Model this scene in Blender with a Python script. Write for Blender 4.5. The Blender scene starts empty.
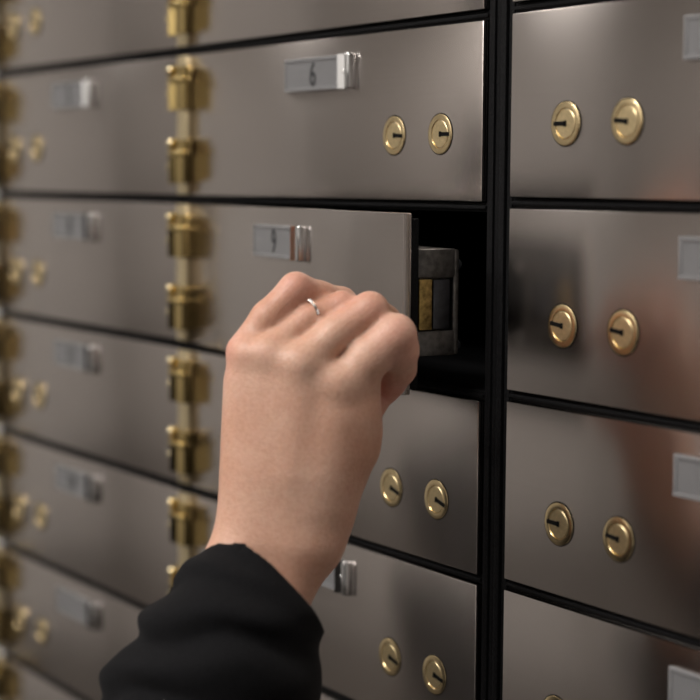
import bpy, bmesh, math, random
import numpy as np
from mathutils import Vector, Matrix

random.seed(4)
C = bpy.context.scene.collection
R = math.radians

# ------------------------------------------------------------------ camera
CAM = np.array([.64601, -.60281, -.19627])
YAW, PITCH, ROLL, F = .99456, .09572, .00625, 1776.2
FW = np.array([-math.sin(YAW)*math.cos(PITCH), math.cos(YAW)*math.cos(PITCH), -math.sin(PITCH)])
RT = np.array([math.cos(YAW), math.sin(YAW), 0.])
UP = np.cross(RT, FW)
cd = bpy.data.cameras.new('camera'); cam = bpy.data.objects.new('camera', cd); C.objects.link(cam)
cr, sr = math.cos(ROLL), math.sin(ROLL)
rx = RT*cr - UP*sr*1.0
# image x' = cr*x - sr*y(down), image y' = sr*x + cr*y(down)
X_ = RT*cr + UP*sr
Y_ = np.cross(-FW, X_)
M = Matrix(((X_[0], Y_[0], -FW[0], CAM[0]), (X_[1], Y_[1], -FW[1], CAM[1]), (X_[2], Y_[2], -FW[2], CAM[2]), (0, 0, 0, 1)))
cam.matrix_world = M
cd.sensor_width = 36; cd.lens = 36*F/700
cd.dof.use_dof = True; cd.dof.focus_distance = .985; cd.dof.aperture_fstop = 5.0
cd.clip_start = .01
bpy.context.scene.camera = cam

# ------------------------------------------------------------------ materials
def new_mat(name):
    m = bpy.data.materials.new(name); m.use_nodes = True
    nt = m.node_tree; b = nt.nodes['Principled BSDF']
    return m, nt, b

def noise(nt, scale, detail=3, vec_scale=None, coord='Object'):
    tc = nt.nodes.new('ShaderNodeTexCoord'); n = nt.nodes.new('ShaderNodeTexNoise')
    n.inputs['Scale'].default_value = scale; n.inputs['Detail'].default_value = detail
    if vec_scale:
        mp = nt.nodes.new('ShaderNodeMapping'); mp.inputs['Scale'].default_value = vec_scale
        nt.links.new(tc.outputs[coord], mp.inputs['Vector']); nt.links.new(mp.outputs['Vector'], n.inputs['Vector'])
    else:
        nt.links.new(tc.outputs[coord], n.inputs['Vector'])
    return n

def ramp(nt, src, c0, c1, p0=0., p1=1.):
    r = nt.nodes.new('ShaderNodeValToRGB'); e = r.color_ramp.elements
    e[0].position, e[1].position = p0, p1
    e[0].color = (*c0, 1) if len(c0) == 3 else c0
    e[1].color = (*c1, 1) if len(c1) == 3 else c1
    nt.links.new(src, r.inputs['Fac']); return r

def bump(nt, b, src, strength, dist):
    bn = nt.nodes.new('ShaderNodeBump'); bn.inputs['Strength'].default_value = strength
    bn.inputs['Distance'].default_value = dist
    nt.links.new(src, bn.inputs['Height']); nt.links.new(bn.outputs['Normal'], b.inputs['Normal'])

def simple(name, col, rough, metal=0., nscale=60, var=.12, bmp=0., spec=.5):
    m, nt, b = new_mat(name)
    n = noise(nt, nscale)
    r = ramp(nt, n.outputs['Fac'], [c*(1-var) for c in col], [min(1, c*(1+var)) for c in col], .3, .7)
    nt.links.new(r.outputs['Color'], b.inputs['Base Color'])
    b.inputs['Roughness'].default_value = rough; b.inputs['Metallic'].default_value = metal
    b.inputs['Specular IOR Level'].default_value = spec
    if bmp: bump(nt, b, n.outputs['Fac'], .6, bmp)
    return m

def brushed(name, col, r0, r1, aniso=.75):
    m, nt, b = new_mat(name)
    b.inputs['Metallic'].default_value = 1
    g = noise(nt, 1., 4, (14, 14, 1400))
    c = ramp(nt, g.outputs['Fac'], [x*.97 for x in col], [x*1.02 for x in col], .3, .7)
    s = noise(nt, 9., 3)
    mx = nt.nodes.new('ShaderNodeMix'); mx.data_type = 'RGBA'; mx.blend_type = 'MULTIPLY'
    mx.inputs['Factor'].default_value = .35
    sr_ = ramp(nt, s.outputs['Fac'], (.86, .84, .82), (1, 1, 1), .3, .65)
    nt.links.new(c.outputs['Color'], mx.inputs['A']); nt.links.new(sr_.outputs['Color'], mx.inputs['B'])
    nt.links.new(mx.outputs['Result'], b.inputs['Base Color'])
    rr = nt.nodes.new('ShaderNodeMapRange'); rr.inputs['To Min'].default_value = r0; rr.inputs['To Max'].default_value = r1
    nt.links.new(s.outputs['Fac'], rr.inputs['Value']); nt.links.new(rr.outputs['Result'], b.inputs['Roughness'])
    b.inputs['Anisotropic'].default_value = aniso
    cx = nt.nodes.new('ShaderNodeCombineXYZ'); cx.inputs[2].default_value = 1
    vt = nt.nodes.new('ShaderNodeVectorTransform'); vt.vector_type = 'VECTOR'; vt.convert_from = 'OBJECT'; vt.convert_to = 'WORLD'
    nt.links.new(cx.outputs[0], vt.inputs[0]); nt.links.new(vt.outputs[0], b.inputs['Tangent'])
    bump(nt, b, g.outputs['Fac'], .06, .0001)
    return m

STEEL = brushed('brushed_steel', (.575, .528, .502), .20, .26, .96)
BRASS = simple('lock_brass', (.86, .69, .40), .24, 1, 300, .06)
BRASS_CORE = simple('lock_core_brass', (.74, .60, .35), .38, 1, 900, .12, .00008)
HINGE = simple('polished_hinge_brass', (.64, .485, .20), .13, 1, 40, .1)
STRIP = simple('hinge_leaf_brass', (.90, .77, .50), .34, 1, 60, .05)
SCREW = simple('screw_brass', (.95, .80, .52), .2, 1)
BLACK = simple('black_powder_coat', (.004, .004, .0045), .7, 0, 900, .6, .0008, .1)
HOLE = simple('keyhole_dark', (.004, .004, .004), .8, 0, 60, .1, 0, .1)
INSIDE = simple('black_box_interior', (.006, .006, .006), .85, 0, 60, .2, 0, .15)
PLATE = simple('nameplate_frame_plastic', (.19, .19, .195), .25, 0, 60, .03)
CARD = simple('nameplate_card', (.155, .155, .16), .35, 0, 120, .03)
INK = simple('printed_ink', (.015, .016, .018), .6)
CHROME = simple('chrome_clip', (.82, .83, .84), .07, 1, 30, .03)
CASE = simple('lock_case_steel', (.13, .125, .12), .38, 1, 250, .35, .0001)
BOLT_B = simple('bolt_worn_brass', (.36, .25, .09), .42, 1, 350, .45, .0002)
BOLT_D = simple('bolt_dark_steel', (.07, .072, .08), .35, 1, 200, .2)
SILVER = simple('ring_silver', (.88, .86, .84), .14, 1)
GEM = simple('ring_stone', (.95, .95, .97), .05, 0, 60, .02, 0, 1)
WALLM = simple('painted_wall', (.60, .585, .57), .8, 0, 8, .03)

def skin_mat():
    m, nt, b = new_mat('skin')
    n1 = noise(nt, 22., 3); c = ramp(nt, n1.outputs['Fac'], (.535, .290, .200), (.625, .395, .298), .32, .68)
    n2 = noise(nt, 420., 3)
    c2 = ramp(nt, n2.outputs['Fac'], (.93, .90, .88), (1, 1, 1), .35, .6)
    # rosier skin over knuckles: a vertex layer of the anatomy, not of light
    at = nt.nodes.new('ShaderNodeAttribute'); at.attribute_name = 'rosy'
    ros = nt.nodes.new('ShaderNodeMix'); ros.data_type = 'RGBA'
    nt.links.new(at.outputs['Fac'], ros.inputs['Factor'])
    nt.links.new(c.outputs['Color'], ros.inputs['A']); ros.inputs['B'].default_value = (.62, .30, .235, 1)
    mx = nt.nodes.new('ShaderNodeMix'); mx.data_type = 'RGBA'; mx.blend_type = 'MULTIPLY'; mx.inputs['Factor'].default_value = 1
    nt.links.new(ros.outputs['Result'], mx.inputs['A']); nt.links.new(c2.outputs['Color'], mx.inputs['B'])
    nt.links.new(mx.outputs['Result'], b.inputs['Base Color'])
    b.inputs['Roughness'].default_value = .47; b.inputs['Specular IOR Level'].default_value = .4
    b.inputs['Subsurface Weight'].default_value = .25
    b.inputs['Subsurface Radius'].default_value = (1, .35, .18); b.inputs['Subsurface Scale'].default_value = .005
    v = nt.nodes.new('ShaderNodeTexVoronoi'); v.inputs['Scale'].default_value = 620
    tc = nt.nodes.new('ShaderNodeTexCoord'); nt.links.new(tc.outputs['Object'], v.inputs['Vector'])
    ad = nt.nodes.new('ShaderNodeMath'); nt.links.new(v.outputs['Distance'], ad.inputs[0]); nt.links.new(n2.outputs['Fac'], ad.inputs[1])
    bump(nt, b, ad.outputs[0], .33, .0004)
    return m
SKIN = skin_mat()

def cloth_mat():
    m, nt, b = new_mat('black_knit')
    n = noise(nt, 900., 2); c = ramp(nt, n.outputs['Fac'], (.0035, .0035, .0042), (.0085, .0085, .0095), .3, .7)
    nt.links.new(c.outputs['Color'], b.inputs['Base Color'])
    b.inputs['Roughness'].default_value = .92; b.inputs['Specular IOR Level'].default_value = .1
    b.inputs['Sheen Weight'].default_value = .02; b.inputs['Sheen Roughness'].default_value = .5
    bump(nt, b, n.outputs['Fac'], .5, .0006)
    return m
CLOTH = cloth_mat()

# ------------------------------------------------------------------ helpers
def link(name, bm_, mat, parent=None, loc=None, smooth=False):
    me = bpy.data.meshes.new(name); bm_.to_mesh(me); bm_.free()
    o = bpy.data.objects.new(name, me); C.objects.link(o); me.materials.append(mat)
    if parent: o.parent = parent
    if loc: o.location = loc
    if smooth:
        for p in me.polygons: p.use_smooth = True
        me.set_sharp_from_angle(angle=R(32))
    return o

def box(bm_, x0, x1, y0, y1, z0, z1, bev=0., seg=2):
    r = bmesh.ops.create_cube(bm_, size=1)
    vs = r['verts']
    for v in vs:
        v.co = Vector((x0 if v.co.x < 0 else x1, y0 if v.co.y < 0 else y1, z0 if v.co.z < 0 else z1))
    if bev:
        es = {e for v in vs for e in v.link_edges}
        bmesh.ops.bevel(bm_, geom=list(es), offset=bev, segments=seg, affect='EDGES', profile=.5)

def lathe(bm_, prof, n=48, cx=0, cz=0, cy=0):
    """prof: list of (radius, y); revolved about the y axis"""
    rings = []
    for r, y in prof:
        if r <= 1e-6: rings.append([bm_.verts.new((cx, cy+y, cz))])
        else: rings.append([bm_.verts.new((cx+r*math.cos(2*math.pi*i/n), cy+y, cz+r*math.sin(2*math.pi*i/n))) for i in range(n)])
    for a, b in zip(rings, rings[1:]):
        for i in range(n):
            j = (i+1) % n
            if len(a) == 1 and len(b) == 1: continue
            if len(a) == 1: bm_.faces.new((a[0], b[j], b[i]))
            elif len(b) == 1: bm_.faces.new((a[i], a[j], b[0]))
            else: bm_.faces.new((a[i], a[j], b[j], b[i]))
    bmesh.ops.recalc_face_normals(bm_, faces=bm_.faces)

def empty(name, loc, rz=0):
    o = bpy.data.objects.new(name, None); C.objects.link(o); o.location = loc; o.rotation_euler = (0, 0, rz)
    o.empty_display_size = .02
    return o

def tag(o, label, cat, group=None):
    o['label'] = label; o['category'] = cat
    if group: o['group'] = group

def dup(o, parent=None):
    c = o.copy(); C.objects.link(c); c.parent = parent
    for ch in list(o.children): dup(ch, c)
    return c

# ------------------------------------------------------------------ layout numbers
P = .105
ZL = [0, -.1055, -.2112, -.3169, -.4220, -.5266, -.6276, -.733]      # seams left + middle columns
ZL[0] = -.0005
ZR = [0.0012, -.1038, -.2083, -.3138, -.4193, -.5243, -.6293, -.7340]                 # seams right column
G = .0031
XA, XH, XR, XLr, XE = -.8525, -.5035, -.1450, -.1197, .2385
FY = -.0025      # door front
TH = .005

# ------------------------------------------------------------------ cabinet carcass
cab = empty('deposit_box_cabinet', (-.3, .2, ZL[-1]-.01))
tag(cab, 'black steel cabinet framework holding all the deposit box doors', 'cabinet')
cab_off = Vector(cab.location)
def cpart(name, bm_, mat):
    o = link(name, bm_, mat, cab, smooth=True); o.location = -cab_off; return o
def carcass_column(x0, x1, zs):
    # shelves between boxes, fronts ribbed slightly
    for k, z in enumerate(zs):
        b = bmesh.new()
        box(b, x0-.001, x1+.001, .0012, .38, z-G+.0003, z+G-.0003, .0008)
        box(b, x0-.001, x1+.001, -.0004, .004, z-.0012, z+.0010, .0005)
        cpart('shelf', b, BLACK)
carcass_column(XA, XH-.0005, ZL[:])
carcass_column(XH+.0005, XR, ZL[:])
carcass_column(XLr, XE, ZR[:])
ztop, zbot = .006, -.74
def upright(x0, x1, ribs):
    b = bmesh.new(); box(b, x0+.0007, x1-.0007, .0016, .38, zbot, ztop, .0006)
    for a, w, h in ribs:
        box(b, x0+a, x0+a+w, .0016-h, .004, zbot, ztop, h*.3, 2)
    cpart('upright', b, BLACK)
upright(XR, XLr, [(.0020, .0050, .0016), (.0085, .0030, .0008), (.0130, .0048, .0022), (.0196, .0040, .0012)])
upright(XH-.0016, XH+.0016, [])
upright(XA-.012, XA-.001, [])
upright(XE+.001, XE+.016, [])
b = bmesh.new(); box(b, XA-.012, XE+.016, .38, .384, zbot, ztop); cpart('back_panel', b, INSIDE)

# ------------------------------------------------------------------ door kit
def digits(text):
    cu = bpy.data.curves.new('t', 'FONT'); cu.body = text; cu.size = .0185; cu.align_x = 'CENTER'; cu.align_y = 'CENTER'
    cu.extrude = .00012; cu.offset = .00022
    t = bpy.data.objects.new('t', cu); C.objects.link(t)
    bpy.context.view_layer.update()
    me = bpy.data.meshes.new_from_object(t.evaluated_get(bpy.context.evaluated_depsgraph_get()))
    bpy.data.objects.remove(t)
    xs = [v.co.x for v in me.vertices]; ys = [v.co.y for v in me.vertices]
    mx_, my_ = (min(xs)+max(xs))/2, (min(ys)+max(ys))/2
    for v in me.vertices: v.co = Vector(((v.co.x-mx_)*.86, -v.co.z, (v.co.y-my_)*1.16))
    me.materials.append(INK)
    o = bpy.data.objects.new('number', me); C.objects.link(o)
    return o

def make_lock(parent, x, z, slot_dir, wob=0.):
    """brass cylinder lock: outer rim, turning core with a keyway running from its centre"""
    b = bmesh.new()
    lathe(b, [(.0119, .0004), (.0121, -.0002), (.0119, -.0006), (.0114, -.0008), (.0087, -.0007), (.0084, -.0004), (.0083, -.0001)])
    rim = link('lock', b, BRASS, parent, (x, FY, z), True)
    b = bmesh.new()
    lathe(b, [(.0080, .0002), (.0080, -.0004), (.0077, -.0006), (0, -.0006)])
    rim.scale = (.955, 1, .955)
    core = link('lock_cylinder', b, BRASS_CORE, rim, None, True)
    core.rotation_euler = (0, wob, 0)
    b = bmesh.new()
    x0, x1 = (.0, .0098) if slot_dir > 0 else (-.0098, .0)
    box(b, x0, x1, -.0010, .0001, -.0012, .0012, .0002)
    box(b, (x0+x1)/2-.0046*slot_dir-.001, (x0+x1)/2-.0046*slot_dir+.0012, -.0010, .0001, -.0016, .0016, .0002)
    k = link('keyway', b, HOLE, rim, None); k.rotation_euler = (0, wob, 0)
    # dark bore around the rim
    b = bmesh.new(); lathe(b, [(.0121, .0004), (.0126, -.00025), (.0121, -.0003)])
    link('bore', b, HOLE, rim, None, True)
    return rim

def make_plate(parent, x0, z, text=None):
    """clear card holder with folded chrome end clip; x0 is its left edge"""
    w, h = .0805, .0208
    b = bmesh.new()
    box(b, 0, w-.012, -.0016, 0, -h/2, h/2, .0004)
    box(b, 0, w-.012, -.0027, -.0015, h/2-.0022, h/2, .0004)
    box(b, 0, w-.012, -.0027, -.0015, -h/2, -h/2+.0022, .0004)
    box(b, 0, .0022, -.0024, -.0015, -h/2, h/2, .0004)
    fr = link('nameplate', b, PLATE, parent, (x0, FY, z), True)
    b = bmesh.new(); box(b, .0024, w-.0118, -.00195, -.0012, -h/2+.0023, h/2-.0023)
    link('card', b, CARD, fr)
    b = bmesh.new()
    cv = [(w-.0135, -.0016), (w-.0132, -.0044), (w-.0127, -.0050), (w-.0058, -.0003), (w-.0048, .0)]
    lo_ = [b.verts.new((x, y, -h/2-.0002)) for x, y in cv]; hi_ = [b.verts.new((x, y, h/2+.0002)) for x, y in cv]
    for q in range(4): b.faces.new((lo_[q], lo_[q+1], hi_[q+1], hi_[q]))
    b.faces.new(lo_[::-1]); b.faces.new(hi_); b.faces.new((lo_[0], hi_[0], hi_[-1], lo_[-1]))
    box(b, w-.0052, w, -.0052, 0, -h/2-.0006, h/2+.0006, .0012, 3)
    lathe(b, [(.0012, 0), (.0011, -.0007), (.0006, -.0011), (0, -.0012)], 16, w-.0088, 0, -.0022)
    link('clip', b, CHROME, fr, None, True)
    if text:
        d = digits(text); d.parent = fr; d.location = (.0345, -.0021, 0)
    return fr

def make_hinge(parent, x, H, zc, frac=(.23, .75)):
    b = bmesh.new(); box(b, -.0090, .0062, -.0026, 0, -H/2+.001, H/2-.001, .0006)
    hg = link('hinge', b, STRIP, parent, (x, FY, zc), True)
    for fr in frac:
        zz = H/2-fr*H
        b = bmesh.new()
        # knuckle block: hollowed upper lip, bright bar and deep lower body
        cv = [(-.0125, -.0005), (-.0125, -.0062), (-.0118, -.0072), (-.0020, -.0022), (-.0020, -.0066), (.0092, -.0066), (.0100, -.0058), (.0100, -.0005)]
        l1 = [b.verts.new((x, y, -.0160)) for x, y in cv]; l2 = [b.verts.new((x, y, .0034)) for x, y in cv]
        for q in range(8): b.faces.new((l1[q], l1[(q+1) % 8], l2[(q+1) % 8], l2[q]))
        b.faces.new(l1[::-1]); b.faces.new(l2); bmesh.ops.recalc_face_normals(b, faces=b.faces)
        box(b, -.0127, .0103, -.0082, -.0005, .0030, .0070, .0012, 3)
        box(b, -.0095, .0090, -.0030, -.0005, .0065, .0150, .0006)
        box(b, .0084, .0102, -.0062, -.0005, .0060, .0150, .0006)
        box(b, -.0190, -.0125, -.0040, -.0005, -.0165, .0160, .0006)
        kb = link('hinge_block', b, HINGE, hg, (-.0012, 0, zz), True)
        b = bmesh.new()
        for sz in (.0125, -.0045):
            lathe(b, [(.0030, .001), (.0030, -.0012), (.0020, -.0022), (0, -.0025)], 20, -.0155, sz, -.0040)
        s = link('screw', b, SCREW, hg, (-.0012, 0, zz), True)
    return hg

def make_door(name_x0, x1, z1, z0, side, text, hinge=True, origin_hinge=True):
    """side: +1 locks near the right edge, -1 locks near the left edge (right column), 0 left column"""
    x0 = name_x0
    H = z1-z0; zc = (z0+z1)/2
    t = empty('safe_deposit_box', (x0, 0, zc))
    b = bmesh.new(); W = x1-x0
    box(b, 0, W, FY, FY+TH, -H/2, H/2, .0006, 2)
    link('panel', b, STEEL, t, None, True)
    b = bmesh.new(); box(b, .004, W-.001, FY+TH-.0005, FY+TH+.0052, -H/2+.003, H/2-.003, .0006)
    link('backing', b, BLACK, t, None, True)
    return t, W, H

LOCKDZ = lambda z: z

MID_L = [XR-.1, 0]
def middle_door(k, text, lock=True):
    z1, z0 = ZL[k]-G, ZL[k+1]+G
    t, W, H = make_door(XH+.0015, XR, z1, z0, 1, text)
    zc = (z0+z1)/2
    zl = ZL[k+1]+.0411-zc-(.0008 if k > 2 else 0)
    for i, lx in enumerate((-.23495, -.18836)):
        make_lock(t, lx-(XH+.0015)+.0042, zl, 1, random.uniform(0, .12) if k < 3 else random.uniform(.18, .3))
    make_plate(t, -.3617-(XH+.0015)+(.0035 if k == 2 else .0072), ZL[k]-.0244-zc, text)
    make_hinge(t, .0060, ZL[k]-ZL[k+1]-.005, 0)
    return t

def left_door(k, text):
    z1, z0 = ZL[k]-G, ZL[k+1]+G
    t, W, H = make_door(XA+.0015, XH-.0015, z1, z0, 0, text)
    zc = (z0+z1)/2; x0 = XA+.0015
    for lx in (-.8216, -.7733):
        make_lock(t, lx-x0+.0075, ZL[k+1]+.0395-zc, -1, random.uniform(-.2, .2))
    make_plate(t, -.7366-x0+.007, ZL[k]-.0242-zc, text)
    make_hinge(t, -.0085, ZL[k]-ZL[k+1]-.005, 0)
    return t

def right_door(k):
    z1, z0 = ZR[k]-G, ZR[k+1]+G
    t, W, H = make_door(XLr, XE, z1, z0, -1, None)
    zc = (z0+z1)/2
    for i, lx in enumerate((-.07608, -.02881)):
        make_lock(t, lx-XLr+.0030, ZR[k+1]+.0416-zc, -1, (random.uniform(-.08, .12), .1)[i])
    make_plate(t, .0098-XLr+.0053, ZR[k]-.0245-zc, None)
    return t

GRP = 'brushed steel safe deposit box doors'
mid = {k: middle_door(k, n) for k, n in ((0, '3'), (1, '6'), (2, '9'), (3, '12'), (4, '15'), (5, None), (6, None))}
mlab = {0: 'steel box door cut off by the top edge, directly above the door numbered 6',
        1: 'closed steel box door with number plate 6 and two brass locks',
        2: 'open steel box door numbered 9, swung outward beside the hand',
        3: 'steel box door directly below the open door, partly behind the hand',
        4: 'steel box door two below the open door, just right of the black cuff',
        5: 'sliver of steel box door at the bottom edge right of the sleeve',
        6: 'lowest steel box door of the middle column, below the picture edge'}
for k, o in mid.items(): tag(o, mlab[k], 'deposit box', GRP)
lft = {k: left_door(k, n) for k, n in ((0, '2'), (1, '5'), (2, '8'), (3, '11'), (4, '14'), (5, None), (6, None))}
llab = {0: 'blurred steel box door at the top left corner, cut off by the frame',
        1: 'blurred steel box door of the left column, second from the top',
        2: 'blurred steel box door of the left column, third from the top',
        3: 'blurred steel box door of the left column, fourth from the top',
        4: 'blurred steel box door of the left column, fifth from the top',
        5: 'blurred steel box door of the left column, second from the bottom, beside the sleeve',
        6: 'blurred steel box door in the bottom left corner, mostly cut off'}
for k, o in lft.items(): tag(o, llab[k], 'deposit box', GRP)
rgt = {k: right_door(k) for k in range(7)}
rlab = {0: 'thin strip of steel box door at the top edge of the right column',
        1: 'steel box door of the right column, level with number 6',
        2: 'steel box door with dark band reflection, directly right of the open compartment',
        3: 'steel box door of the right column, second from the bottom',
        4: 'dark steel box door in the bottom right corner, cut off by the frame',
        5: 'steel box door of the right column, second from its foot, below the picture edge',
        6: 'lowest steel box door of the right column, below the picture edge'}
for k, o in rgt.items(): tag(o, rlab[k], 'deposit box', GRP)

# ---- the open door: lock case with bolts on its back, then swing it about the hinge
OPEN = R(8.0)
t9 = mid[2]
W9 = XR-(XH+.0015)
yb = FY+TH+.005
b = bmesh.new()
cz0, cz1 = -.0290, .0300
x0c, x1c = W9-.060, W9-.002
# C-shaped case with an opening on its free side
box(b, x0c, x1c, yb, yb+.024, .0140, cz1, .0010)
box(b, x0c, x1c, yb, yb+.024, cz0, -.0150, .0010)
box(b, x0c, x1c, yb+.0222, yb+.0258, cz0+.0005, cz1-.0005, .0008)
box(b, x0c, x1c-.006, yb, yb+.024, cz0+.001, cz1-.001, .0008)
case = link('lock_case', b, CASE, t9, None, True)
b = bmesh.new(); box(b, x1c-.02, x1c+.0012, yb+.0006, yb+.0085, -.0145, .0134, .0005); link('brass_bolt', b, BOLT_B, case, None, True)
b = bmesh.new(); box(b, x1c-.02, x1c-.0005, yb+.0100, yb+.0205, -.0143, .0132, .0006); link('steel_bolt', b, BOLT_D, case, None, True)
b = bmesh.new()
for zz in (.0215, -.0235):
    lathe(b, [(.0040, -.001), (.0040, .0012), (.0030, .0028), (0, .0034)], 20, x1c-.0045, zz, yb+.0255)
link('rivet', b, CHROME, case, None, True)
t9.rotation_euler = (0, 0, -OPEN)
for ch in t9.children:      # the hinge leaf stays on the cabinet line
    if ch.name.startswith('hinge'):
        ch.rotation_euler = (0, 0, OPEN*.9)

# ------------------------------------------------------------------ implicit surfaces for hand and sleeve
def px(u, v, d):
    return CAM + d*(FW + X_*((u-350)/F) - Y_*((v-350)/F))
def smin(a, b, k):
    h = np.clip(.5+.5*(b-a)/k, 0, 1)
    return b*(1-h)+a*h-k*h*(1-h)
def capsule(Pn, a, b, ra, rb):
    ba = b-a; h = np.clip(((Pn-a)@ba)/(ba@ba), 0, 1)
    return np.linalg.norm(Pn-a-h[..., None]*ba, axis=-1)-(ra+(rb-ra)*h)

def surface_nets(fn, lo, hi, step):
    lo = np.array(lo, float); hi = np.array(hi, float)
    n = np.ceil((hi-lo)/step).astype(int)+1
    ax = [lo[i]+step*np.arange(n[i]) for i in range(3)]
    S = np.empty(n)
    for i in range(n[0]):
        g = np.empty((n[1], n[2], 3)); g[..., 0] = ax[0][i]; g[..., 1] = ax[1][:, None]; g[..., 2] = ax[2][None, :]
        S[i] = fn(g)
    ins = S < 0
    c = [ins[dx:n[0]-1+dx, dy:n[1]-1+dy, dz:n[2]-1+dz] for dx in (0, 1) for dy in (0, 1) for dz in (0, 1)]
    cnt = sum(x.astype(int) for x in c); act = (cnt > 0) & (cnt < 8)
    idx = -np.ones(act.shape, int); cells = np.argwhere(act); idx[act] = np.arange(len(cells))
    pos = np.zeros((len(cells), 3)); w = np.zeros(len(cells))
    corners = [(dx, dy, dz) for dx in (0, 1) for dy in (0, 1) for dz in (0, 1)]
    for a in corners:
        for ax_ in range(3):
            if a[ax_]: continue
            b_ = list(a); b_[ax_] = 1
            sa = S[tuple((cells+a).T)]; sb = S[tuple((cells+b_).T)]
            m = (sa < 0) != (sb < 0)
            t = np.where(m, sa/np.where(m, sa-sb, 1), 0)
            p = np.array(a)[None, :]+t[:, None]*(np.array(b_)-np.array(a))[None, :]
            pos += np.where(m[:, None], p, 0); w += m
    V = lo+step*(cells+pos/w[:, None])
    faces = []
    for ax_ in range(3):
        u, v = (ax_+1) % 3, (ax_+2) % 3
        s0 = [slice(1, None)]*3; s1 = [slice(1, None)]*3
        s0[ax_] = slice(0, -1); s1[ax_] = slice(1, None)
        A = ins[tuple(s0)]; B = ins[tuple(s1)]
        sh = [min(A.shape[i], act.shape[i]-(0 if i == ax_ else 1)) for i in range(3)]
        E = (A != B)
        for e in np.argwhere(E):
            base = e.copy(); base[u] += 1; base[v] += 1      # edge start grid index
            q = []
            ok = True
            for du, dv in ((-1, -1), (0, -1), (0, 0), (-1, 0)):
                cc = base.copy(); cc[u] += du; cc[v] += dv
                if (cc < 0).any() or (cc >= act.shape).any(): ok = False; break
                k = idx[tuple(cc)]
                if k < 0: ok = False; break
                q.append(int(k))
            if ok:
                faces.append(q if A[tuple(e)] else q[::-1])
    return V, faces

def mesh_from(name, V, Fc, mat, smooth_iter=2):
    me = bpy.data.meshes.new(name); me.from_pydata(V.tolist(), [], Fc); me.update()
    bm_ = bmesh.new(); bm_.from_mesh(me)
    for _ in range(smooth_iter): bmesh.ops.smooth_vert(bm_, verts=bm_.verts, factor=.5, use_axis_x=True, use_axis_y=True, use_axis_z=True)
    bmesh.ops.recalc_face_normals(bm_, faces=bm_.faces)
    bm_.to_mesh(me); bm_.free()
    for p in me.polygons: p.use_smooth = True
    me.materials.append(mat)
    o = bpy.data.objects.new(name, me); C.objects.link(o)
    return o

def J(u, v, d, r): return px(u, v, d), r*d/F
# joints: pixel-measured direction, distance, radius measured in the same unit
FING = {
    'index':  [J(342, 386, .925, 23), J(368, 358, .925, 22), J(395, 335, .926, 21), J(399, 350, .932, 19.5), J(398, 368, .942, 18), J(391, 382, .950, 15), J(387, 391, .956, 13)],
    'middle': [J(302, 362, .921, 20), J(335, 334, .925, 17.5), J(370, 310, .930, 18), J(384, 322, .945, 17), J(384, 342, .957, 15.5), J(376, 352, .966, 13)],
    'ring':   [J(270, 352, .925, 18), J(308, 320, .932, 15.5), J(342, 307, .936, 15.5), J(358, 312, .952, 14), J(362, 330, .964, 13), J(356, 342, .971, 11)],
    'pinky':  [J(244, 350, .931, 17), J(268, 318, .932, 17), J(296, 289, .935, 16.5), J(320, 296, .945, 14.5), J(342, 301, .955, 13.5), J(360, 312, .966, 11)],
}
THUMB = [J(340, 470, .945, 28), J(358, 425, .948, 20), J(374, 398, .956, 15), J(382, 380, .964, 14), J(382, 355, .974, 12)]
PALM = [(J(312, 470, .928, 32), J(319, 388, .925, 24)), (J(282, 470, .926, 30), J(285, 370, .9225, 19)), (J(252, 543, .930, 33), J(247, 358, .930, 18)), (J(270, 540, .926, 34), J(270, 362, .924, 19)),
        (J(292, 540, .926, 34), J(302, 370, .921, 21)), (J(312, 540, .930, 33), J(341, 396, .926, 24)),
        (J(322, 515, .940, 32), J(352, 430, .938, 27)), (J(270, 480, .950, 34), J(270, 380, .952, 24)),
        (J(300, 480, .952, 34), J(330, 400, .950, 28)), (J(256, 505, .931, 33), J(252, 385, .931, 25)),
        (J(314, 500, .931, 35), J(335, 420, .930, 32)), (J(366, 389, .928, 15), J(352, 445, .935, 27))]
ARM = [(J(252, 540, .930, 36), J(214, 610, .918, 38)), (J(300, 545, .932, 36), J(268, 606, .922, 38)),
       (J(240, 600, .92, 44), J(175, 740, .90, 56))]
KN = [J(247, 352, .9220, 8), J(269, 353, .9185, 7), J(300, 362, .9155, 8), J(337, 382, .9180, 10)]

def hand_sdf(Pn):
    palm = None
    for (a, ra), (b, rb) in PALM+ARM:
        c = capsule(Pn, a, b, ra, rb); palm = c if palm is None else smin(palm, c, .009)
    for c_, r_ in KN:
        palm = smin(palm, np.linalg.norm(Pn-c_, axis=-1)-r_, .012)
    fs = None
    for ch in FING.values():
        f = None
        for (a, ra), (b, rb) in zip(ch, ch[1:]):
            c = capsule(Pn, a, b, ra, rb); f = c if f is None else smin(f, c, .003)
        fs = f if fs is None else smin(fs, f, .0010)
    th = None
    for (a, ra), (b, rb) in zip(THUMB, THUMB[1:]):
        c = capsule(Pn, a, b, ra, rb); th = c if th is None else smin(th, c, .004)
    fs = smin(fs, th, .0014)
    s = smin(palm, fs, .0052)
    # fine relief: extensor tendons and crease at the base of the index finger
    return s

pts = np.array([j[0] for ch in FING.values() for j in ch]+[j[0] for j in THUMB]+[j[0] for ab in PALM+ARM for j in ab])
V, Fc = surface_nets(hand_sdf, pts.min(0)-.036, pts.max(0)+.034, .0016)
hand = mesh_from('person', V, Fc, SKIN, 2)
tag(hand, 'person reaching in from below with bare hand closed at the open door edge, black sleeve', 'person')
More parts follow.
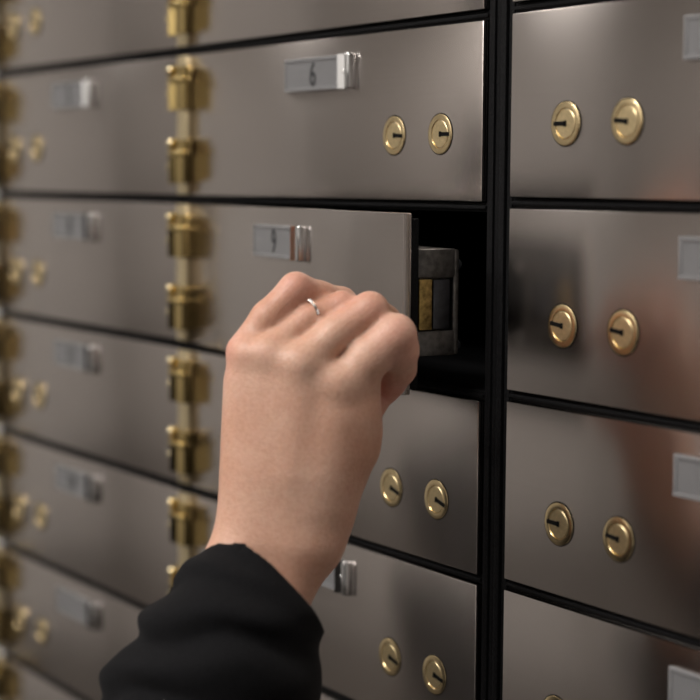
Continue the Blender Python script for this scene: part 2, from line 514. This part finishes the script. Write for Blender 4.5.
# rosier knuckles
me = hand.data; at = me.attributes.new('rosy', 'FLOAT', 'POINT')
co = np.array([v.co for v in me.vertices]); ros = np.zeros(len(co))
spots = [(px(296, 282, .925), .014, .6), (px(372, 304, .915), .013, .5), (px(400, 332, .905), .016, .7), (px(408, 350, .92), .014, .6),
         (px(392, 386, .95), .016, 1.), (px(232, 352, .93), .012, .7), (px(262, 349, .905), .008, .3), (px(345, 297, .925), .012, .5)]
for c_, r_, a_ in spots: ros = np.maximum(ros, a_*np.exp(-(np.linalg.norm(co-c_, axis=1)/r_)**2))
at.data.foreach_set('value', ros.astype(np.float32))

# ---- ring on the ring finger
(a, ra), (b_, rb) = FING['ring'][1], FING['ring'][2]
ax = Vector(b_-a).normalized()
cen = Vector(px(307, 314, .9325))
bmr = bmesh.new(); rr = ra*1.03; n, m = 64, 10
rings = []
for i in range(n):
    t = 2*math.pi*i/n; ring = []
    for j in range(m):
        s = 2*math.pi*j/m
        ring.append(bmr.verts.new(((rr+.0008*math.cos(s))*math.cos(t), (rr+.0008*math.cos(s))*math.sin(t), .0008*math.sin(s))))
    rings.append(ring)
for i in range(n):
    for j in range(m):
        bmr.faces.new((rings[i][j], rings[(i+1) % n][j], rings[(i+1) % n][(j+1) % m], rings[i][(j+1) % m]))
rg = link('ring', bmr, SILVER, None, None, True)
tocam = (Vector(CAM)-cen); tocam = (tocam-ax*tocam.dot(ax)).normalized()
yv = ax.cross(tocam)
tl = R(24)
ax, tocam = ax*math.cos(tl)-tocam*math.sin(tl), (tocam*math.cos(tl)+ax*math.sin(tl))
tocam = tocam*1.12
rg.matrix_world = Matrix(((tocam.x, yv.x, ax.x, cen.x), (tocam.y, yv.y, ax.y, cen.y), (tocam.z, yv.z, ax.z, cen.z), (0, 0, 0, 1)))
tag(rg, 'thin silver ring worn on a finger of the hand', 'ring')
bmr = bmesh.new()
for t in (-.75, -.6, .05, .2, .9):
    bmesh.ops.create_icosphere(bmr, subdivisions=1, radius=.0007, matrix=Matrix.Translation(((rr+.0007)*math.cos(t), (rr+.0007)*math.sin(t), 0)))
st = link('ring_stones', bmr, GEM, rg)

# ---- sleeve, upper arm and sweater body in one garment
rng = np.random.RandomState(3)
def vnoise(Pn, s, seed):
    r = np.random.RandomState(seed); out = 0
    for _ in range(4):
        k = r.normal(size=3)*s; out = out+np.sin(Pn@k+r.uniform(0, 6.28))
    return out/4
SL = [J(272, 562, .925, 54), J(262, 590, .925, 62), J(244, 622, .918, 76), J(229, 655, .912, 87), J(207, 715, .910, 102), J(165, 860, .92, 112), J(110, 1040, .93, 100)]
elbow = SL[-1][0]
SHO = np.array([-.50, -.42, -.47])
BODY = [(SHO, .075, np.array([-.53, -.60, -.45]), .10), (np.array([-.56, -.78, -.47]), .075, np.array([-.53, -.60, -.45]), .10),
        (np.array([-.53, -.52, -.55]), .12, np.array([-.52, -.54, -1.05]), .13), (np.array([-.55, -.68, -.55]), .12, np.array([-.54, -.66, -1.05]), .13)]
axd = (SL[4][0]-SL[1][0]); axd /= np.linalg.norm(axd)
cuff = px(262, 586, .925)
side = np.cross(axd, FW); side /= np.linalg.norm(side)
if side@X_ < 0: side = -side
def sleeve_sdf(Pn):
    s = None
    for (a, ra), (b, rb) in zip(SL, SL[1:]):
        c = capsule(Pn, a, b, ra, rb); s = c if s is None else smin(s, c, .01)
    s = smin(s, capsule(Pn, elbow, SHO, .055, .07), .02)
    for a, ra, b, rb in BODY: s = smin(s, capsule(Pn, a, b, ra, rb), .08)
    rel = Pn-cuff
    h = rel@axd; q = rel@side
    # folds: slanted rings whose spacing wanders
    ph = (h+.33*q)*190+1.6*vnoise(Pn, 26, 5)+1.5*vnoise(Pn, 60, 6)
    amp = .0050*np.clip(h/.02, 0, 1)*(.55+.45*vnoise(Pn, 30, 8))
    fold = np.abs(np.sin(ph*.5))**1.4
    s = s-amp*(fold*2-1)-.0022*vnoise(Pn, 45, 9)*np.clip(h/.02, 0, 1)
    # hem roll near the cuff
    s = s-.0018*np.exp(-((h-.004)/.006)**2)
    cut = np.interp(q, [-.05, -.036, -.017, .000, .028, .045], [-.004, -.008, -.0145, -.0095, .002, .012])-h
    out = smin(s, s+0, .001)
    out = np.maximum(s, cut)
    # hollow mouth
    inner = capsule(Pn, cuff-axd*.03, cuff+axd*.03, .031, .029)
    return np.maximum(out, -np.maximum(inner, h-.022))
CUTP = px(165, 790, .87)
f_vis = lambda Pn: np.maximum(sleeve_sdf(Pn), (Pn-CUTP)@axd-.004)
f_far = lambda Pn: np.maximum(sleeve_sdf(Pn), -((Pn-CUTP)@axd))
lo = np.min([px(80, 500, .8), px(420, 800, .8), px(80, 800, 1.0), px(420, 500, 1.0), CUTP-.09], axis=0); hi = np.max([px(80, 500, .8), px(420, 800, .8), px(80, 800, 1.0), px(420, 500, 1.0)], axis=0)
V1, F1 = surface_nets(f_vis, lo, hi, .0021)
V2, F2 = surface_nets(f_far, [-.85, -1.05, -1.2], [.12, -.02, -.18], .009)
Vc = np.vstack([V1, V2]); Fc = F1+[[i+len(V1) for i in q] for q in F2]
sl = mesh_from('sleeve', Vc, Fc, CLOTH, 1)
sl.parent = hand
sl['label'] = 'black knit sweater sleeve with soft folds'

# ---- head of the person (beyond the frame, seen in the steel) 
HC = np.array([-.41, -.63, -.205]); fdir = np.array([.86, .48, -.16]); fdir /= np.linalg.norm(fdir)
hl = np.cross([0, 0, 1], fdir); hl /= np.linalg.norm(hl); hu = np.cross(fdir, hl)
HB = np.stack([fdir, hl, hu])
NECK = np.array([-.46, -.61, -.43]); WR_IN = px(150, 800, .907)
def ell(q, c, r):
    k = np.linalg.norm((q-np.array(c))/np.array(r), axis=-1); return (k-1)*min(r)
def head_sdf(Pn):
    q = (Pn-HC)@HB.T
    s = smin(ell(q, (-.012, 0, .03), (.098, .077, .088)), ell(q, (.022, 0, -.035), (.066, .056, .075)), .03)
    s = smin(s, ell(q, (.050, 0, -.088), (.026, .026, .02)), .02)
    nose = capsule(q, np.array([.086, 0, .012]), np.array([.104, 0, -.026]), .007, .012); s = smin(s, nose, .012)
    for sg in (-1, 1):
        s = -smin(-s, ell(q, (.094, sg*.031, .010), (.016, .020, .013)), .008)
        s = smin(s, ell(q, (.074, sg*.031, .008), (.014, .015, .012)), .003)
        s = smin(s, ell(q, (-.005, sg*.078, -.005), (.018, .008, .030)), .006)
        s = smin(s, ell(q, (.086, sg*.012, -.055), (.010, .020, .006)), .004)
    s = smin(s, capsule(Pn, HC+np.array([-.02, -.01, -.06]), NECK, .052, .056), .02)
    s = smin(s, capsule(Pn, NECK, SHO, .055, .045), .02)
    s = smin(s, capsule(Pn, SHO, elbow, .045, .038), .01)
    return smin(s, capsule(Pn, elbow, WR_IN, .036, .030), .01)
V, Fh = surface_nets(head_sdf, [-.74, -.80, -.74], [-.02, -.12, -.04], .0056)
hm = mesh_from('head_tmp', V, Fh, SKIN, 1)
bj = bmesh.new(); bj.from_mesh(hand.data); nh = len(bj.faces); bj.from_mesh(hm.data); bj.faces.ensure_lookup_table()
def nearest(rng_, p):
    p = Vector(p); return min(rng_, key=lambda i: (bj.faces[i].calc_center_median()-p).length)
fa = bj.faces[nearest(range(nh), WR_IN)]; fb = bj.faces[nearest(range(nh, len(bj.faces)), fa.calc_center_median())]
ed = list(fa.edges)+list(fb.edges); bmesh.ops.delete(bj, geom=[fa, fb], context='FACES_ONLY')
bmesh.ops.bridge_loops(bj, edges=ed)
bj.to_mesh(hand.data); bj.free()
bpy.data.objects.remove(hm)
for p in hand.data.polygons: p.use_smooth = True
def hair_sdf(Pn):
    q = (Pn-HC)@HB.T
    s = ell(q, (-.022, 0, .030), (.104, .088, .098))
    s = smin(s, ell(q, (-.070, 0, -.06), (.050, .070, .11)), .03)
    s = np.maximum(s, (q[..., 0]-.052)-.25*(q[..., 2]-.06))
    s = np.maximum(s, -ell(q, (.07, 0, -.05), (.085, .074, .105)))
    return s-.002*np.sin(q[..., 1]*400+6*np.sin(q[..., 2]*30))
V, Fh = surface_nets(hair_sdf, HC-np.array([.19, .19, .25]), HC+np.array([.19, .19, .19]), .006)
HAIR = simple('brown_hair', (.06, .032, .018), .5, 0, 300, .3)
hr = mesh_from('hair', V, Fh, HAIR, 1); hr.parent = hand

# ------------------------------------------------------------------ room shell (around the photographer)
def shell(name, x0, x1, y0, y1, z0, z1, mat):
    b = bmesh.new(); box(b, x0, x1, y0, y1, z0, z1); o = link(name, b, mat); o['kind'] = 'structure'; return o
FLOORM = simple('dark_floor', (.07, .062, .055), .5, 0, 6, .2)
CEILM = simple('white_ceiling', (.72, .70, .67), .9, 0, 5, .02)
DARKP = simple('reflection_darkener', (.012, .010, .009), .5, 0, 20, .2)  # near-black for the added panel that darkens mirrored reflections
X0, X1, Y0, Y1, Z0, Z1 = -4.2, 2.6, -2.3, .40, -1.55, 1.25
shell('wall_back', X0, X1, Y1, Y1+.1, Z0, Z1, WALLM)
shell('wall_front', X0, X1, Y0-.1, Y0, Z0, Z1, WALLM)
shell('wall_left', X0-.1, X0, Y0, Y1, Z0, Z1, WALLM)
shell('wall_right', X1, X1+.1, Y0, Y1, Z0, Z1, WALLM)
shell('floor', X0, X1, Y0, Y1, Z0-.1, Z0, FLOORM)
shell('ceiling', X0, X1, Y0, Y1, Z1, Z1+.1, CEILM)
shell('added_dark_panel_1', -1.7, X1-.01, Y0, Y0+.05, Z0, -.10, DARKP)  # unseen panel added so clips and hinge blocks mirror something dark

# ------------------------------------------------------------------ light
w = bpy.data.worlds.new('world'); bpy.context.scene.world = w; w.use_nodes = True
bg = w.node_tree.nodes['Background']; bg.inputs['Color'].default_value = (1, .95, .91, 1); bg.inputs['Strength'].default_value = .1
def area(name, loc, tgt, size, power, col, sy=None):
    l = bpy.data.lights.new(name, 'AREA'); l.size = size; l.energy = power; l.color = col
    if sy: l.shape = 'RECTANGLE'; l.size_y = sy
    o = bpy.data.objects.new(name, l); C.objects.link(o); o.location = loc
    d = Vector(tgt)-Vector(loc); o.rotation_euler = d.to_track_quat('-Z', 'Y').to_euler()
area('overhead_light', (.05, -1.35, 1.2), (.05, -1.35, 0), 1.0, 44, (1, .95, .90), .6)
area('overhead_light', (-2.8, -.60, 1.2), (-2.8, -.60, 0), .7, 13, (1, .95, .90), .5)  # added fill, no known fixture: lifts the left wall mirrored in the steel
area('overhead_light', (-1.0, -1.95, 1.2), (-1.0, -1.95, 0), .9, 46, (1, .95, .90), .5)

vs = bpy.context.scene.view_settings
bpy.context.scene.display_settings.display_device = 'sRGB'
vs.view_transform = 'Standard'; vs.look = 'None'; vs.gamma = 1; vs.use_curve_mapping = False; vs.exposure = -.12
